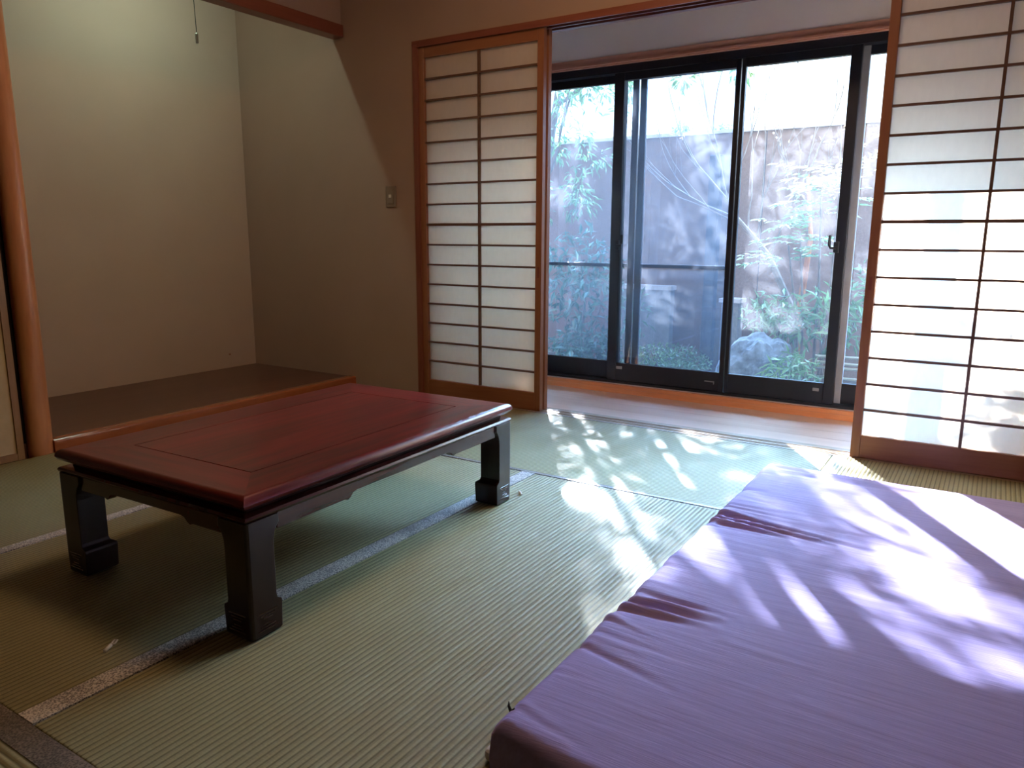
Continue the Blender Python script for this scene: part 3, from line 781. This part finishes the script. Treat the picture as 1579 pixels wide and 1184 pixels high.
# nandina with pale sprays
def nandina():
    r = random.Random(5)
    t = empty('nandina_bush', (-1.16,6.05,GZ), 'slender shrub with pale feathery leaf sprays behind the misted pane', 'shrub')
    st = BM(); canes = [((-1.20,6.05),(-1.28,6.0,1.05)), ((-1.13,6.08),(-1.16,6.05,1.30)), ((-1.08,6.0),(-1.02,5.95,1.42)), ((-1.22,6.1),(-1.38,6.1,.95))]
    lf, pale = BM(), BM()
    for (x, y), e in canes:
        e = Vector(e); mid = (Vector((x,y,GZ))+e)/2 + Vector((.02,0,0))
        tube(st, [(x,y,GZ-.03), mid, e], [.012,.010,.006], 6)
        for k in range(10):
            a = r.uniform(0,6.28)
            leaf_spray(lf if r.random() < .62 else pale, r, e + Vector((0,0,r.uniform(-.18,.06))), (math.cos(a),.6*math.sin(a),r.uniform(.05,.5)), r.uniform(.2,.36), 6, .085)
    for k in range(16):                       # pale top spray
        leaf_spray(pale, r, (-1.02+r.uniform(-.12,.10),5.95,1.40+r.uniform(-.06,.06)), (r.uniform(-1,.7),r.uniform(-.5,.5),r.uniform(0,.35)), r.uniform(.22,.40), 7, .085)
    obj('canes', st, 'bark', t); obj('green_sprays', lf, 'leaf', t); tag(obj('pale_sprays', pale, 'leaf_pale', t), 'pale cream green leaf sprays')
nandina()

def bare_tree(name, label, base, joints, shoots, seed, m='bark'):
    r = random.Random(seed)
    t = empty(name, (base[0],base[1],GZ), label, 'tree')
    tr = BM(); tube(tr, [base]+joints, [.034-.022*i/len(joints) for i in range(len(joints)+1)], 8)
    obj('trunk', tr, m, t)
    tips = []; bb = BM()
    for p, d, l in shoots: branchy(bb, r, p, d, l, .0085, 2, tips, .45, .22)
    obj('branches', bb, 'bark', t)
    lf = BM()
    for p, d in tips:
        for k in range(2): leafpair(lf, p + rvec(r)*.04, d + rvec(r), .045, .016, Vector((0,0,1)), r)
    obj('last_leaves', lf, 'leaf_red', t)
bare_tree('bare_tree', 'bare thin branched tree fanning up on both sides of the middle stile', (-1.30,6.3,GZ-.05),
    [(-1.36,6.3,.45),(-1.57,6.3,.86),(-1.68,6.3,.99),(-1.84,6.3,1.16),(-1.93,6.3,1.31)],
    [((-1.93,6.3,1.31),(-.7,.1,.7),.5), ((-1.93,6.3,1.31),(-.25,0,1),.55), ((-1.84,6.3,1.16),(-1,0,.45),.6), ((-1.75,6.3,1.06),(-.05,.1,1),.55), ((-1.68,6.3,.99),(.15,0,1),.6), ((-1.57,6.3,.86),(.5,0,1),.6), ((-1.93,6.3,1.31),(.2,-.1,1),.5), ((-1.80,6.3,1.12),(-1,.1,.15),.6)], 31)
bare_tree('bare_tree', 'thin reddish stemmed tree rising behind the grey boulder', (-1.33,6.5,GZ-.05), [(-1.34,6.5,.5),(-1.30,6.5,1.0),(-1.36,6.5,1.5)],
    [((-1.36,6.5,1.5),(.3,0,1),.4), ((-1.30,6.5,1.0),(-.5,0,1),.45), ((-1.34,6.5,1.2),(.5,0,.9),.45)], 32, 'bark_red')

def rock():
    bm = BM(); bmesh.ops.create_icosphere(bm, subdivisions=5, radius=1)
    for v in bm.verts:
        p = v.co.copy()
        d = 1 + .22*noise.noise(p*1.3) + .10*noise.noise(p*3.1+Vector((3,1,2))) + .05*noise.noise(p*7) + .02*noise.noise(p*17)
        q = p*d
        q.x += .18*q.z
        v.co = Vector((-1.50 + q.x*.30, 5.85 + q.y*.22, -.12 + q.z*.40))
    return bm
o = obj('boulder', rock(), 'rock', origin=(-1.5,5.85,GZ), smooth=False); tag(o, 'large grey boulder behind the misted window pane', 'rock')
t = empty('bamboo_fence', (-.62,5.75,GZ), 'low fence of pale bamboo poles at the foot of the right pane', 'fence')
for i, (z, dz) in enumerate(((.165,.012),(.125,-.004),(.085,.010),(.015,.004))):
    obj('pole', tube(BM(), [(-1.06,5.78,z),(-.60,5.75,z+dz),(.1,5.72,z+dz*2)], .011, 8), 'bamboo', t, smooth=True)
for x in (-.98,-.30): obj('stake', tube(BM(), [(x,5.79,GZ-.05),(x,5.79,.26)], .012, 8), 'bamboo', t, smooth=True)

# unseen blind added under the eave to shade the right door's upper rows
t = empty('added_sun_blind', (-.6,5.20,2.15), 'unseen rolled blind added under the eave to block sun from the right paper door', 'blind')
obj('roll', tube(BM(), [(-1.42,5.20,2.17),(.5,5.20,2.17)], .085, 16), 'bamboo', t, smooth=True)
obj('slats', bx((-1.42,5.195,2.17), (.5,5.205,2.80)), 'bamboo', t)
for x in (-1.2,.3): obj('cord', tube(BM(), [(x,5.20,2.08),(x,5.29,2.17),(x,5.20,2.26),(x,5.20,2.81)], .004, 6), 'cord', t)

# ------------------------------------------------------------------ light
SUN_DIR = Vector((.63,-1,-.615)).normalized()
sl = bpy.data.lights.new('sun', 'SUN'); sl.energy = 5.6; sl.angle = math.radians(.53); sl.color = (1,.965,.92)
so = bpy.data.objects.new('sun', sl); COL.objects.link(so); so.rotation_euler = SUN_DIR.to_track_quat('-Z','Y').to_euler(); so.location = (-3,8,6)

w = bpy.data.worlds.new('sky'); sc.world = w; w.use_nodes = True; nt = w.node_tree; nt.nodes.clear()
out = nt.nodes.new('ShaderNodeOutputWorld'); bg = nt.nodes.new('ShaderNodeBackground')
tc = nt.nodes.new('ShaderNodeTexCoord'); sp = nt.nodes.new('ShaderNodeSeparateXYZ'); L(nt, tc.outputs['Generated'], sp.inputs[0])
L(nt, ramp(nt, sp.outputs['Z'], [(0, (.80,.93,1.0)), (.25, (.62,.82,1.0)), (.6, (.37,.66,1.0)), (1, (.32,.56,1.0))]), bg.inputs['Color'])
def mrange(src, a, b, lo, hi):
    m = N(nt, 'ShaderNodeMapRange', interpolation_type='SMOOTHSTEP'); L(nt, src, m.inputs['Value'])
    m.inputs['From Min'].default_value = a; m.inputs['From Max'].default_value = b; m.inputs['To Min'].default_value = lo; m.inputs['To Max'].default_value = hi
    return m.outputs[0]
# the sunward half of the sky is the bright one, and it brightens upwards from the hazy horizon
mu = N(nt, 'ShaderNodeMath', operation='MULTIPLY')
L(nt, mrange(sp.outputs['Y'], 0, .6, .06, 1), mu.inputs[0]); L(nt, mrange(sp.outputs['Z'], .18, .62, .22, 6.5), mu.inputs[1])
L(nt, mu.outputs[0], bg.inputs['Strength'])
L(nt, bg.outputs[0], out.inputs['Surface'])

# ------------------------------------------------------------------ camera
f_px, pitch, yaw, roll = 1167.2, .19123, .56645, .004494
F = Vector((-math.sin(yaw)*math.cos(pitch), math.cos(yaw)*math.cos(pitch), -math.sin(pitch)))
R0 = Vector((math.cos(yaw), math.sin(yaw), 0)); U0 = R0.cross(F)
R1 = R0*math.cos(roll) + U0*math.sin(roll); U1 = -R0*math.sin(roll) + U0*math.cos(roll)
cam = bpy.data.cameras.new('camera'); co = bpy.data.objects.new('camera', cam); COL.objects.link(co)
mt3 = Matrix((R1, U1, -F)).transposed().to_4x4(); mt3.translation = Vector((0,0,1))*S
co.matrix_world = mt3
cam.sensor_fit = 'HORIZONTAL'; cam.sensor_width = 36; cam.lens = f_px/1579*36; cam.clip_start = .01
sc.camera = co

vs = sc.view_settings
vs.view_transform = 'Standard'; vs.look = 'None'; vs.gamma = 1; vs.use_curve_mapping = False; vs.exposure = 4.3
sc.cycles.max_bounces = 12; sc.cycles.diffuse_bounces = 6; sc.cycles.transparent_max_bounces = 24
sc.cycles.caustics_reflective = False; sc.cycles.caustics_refractive = False
sc.cycles.sample_clamp_indirect = 6
sc.cycles.use_denoising = True
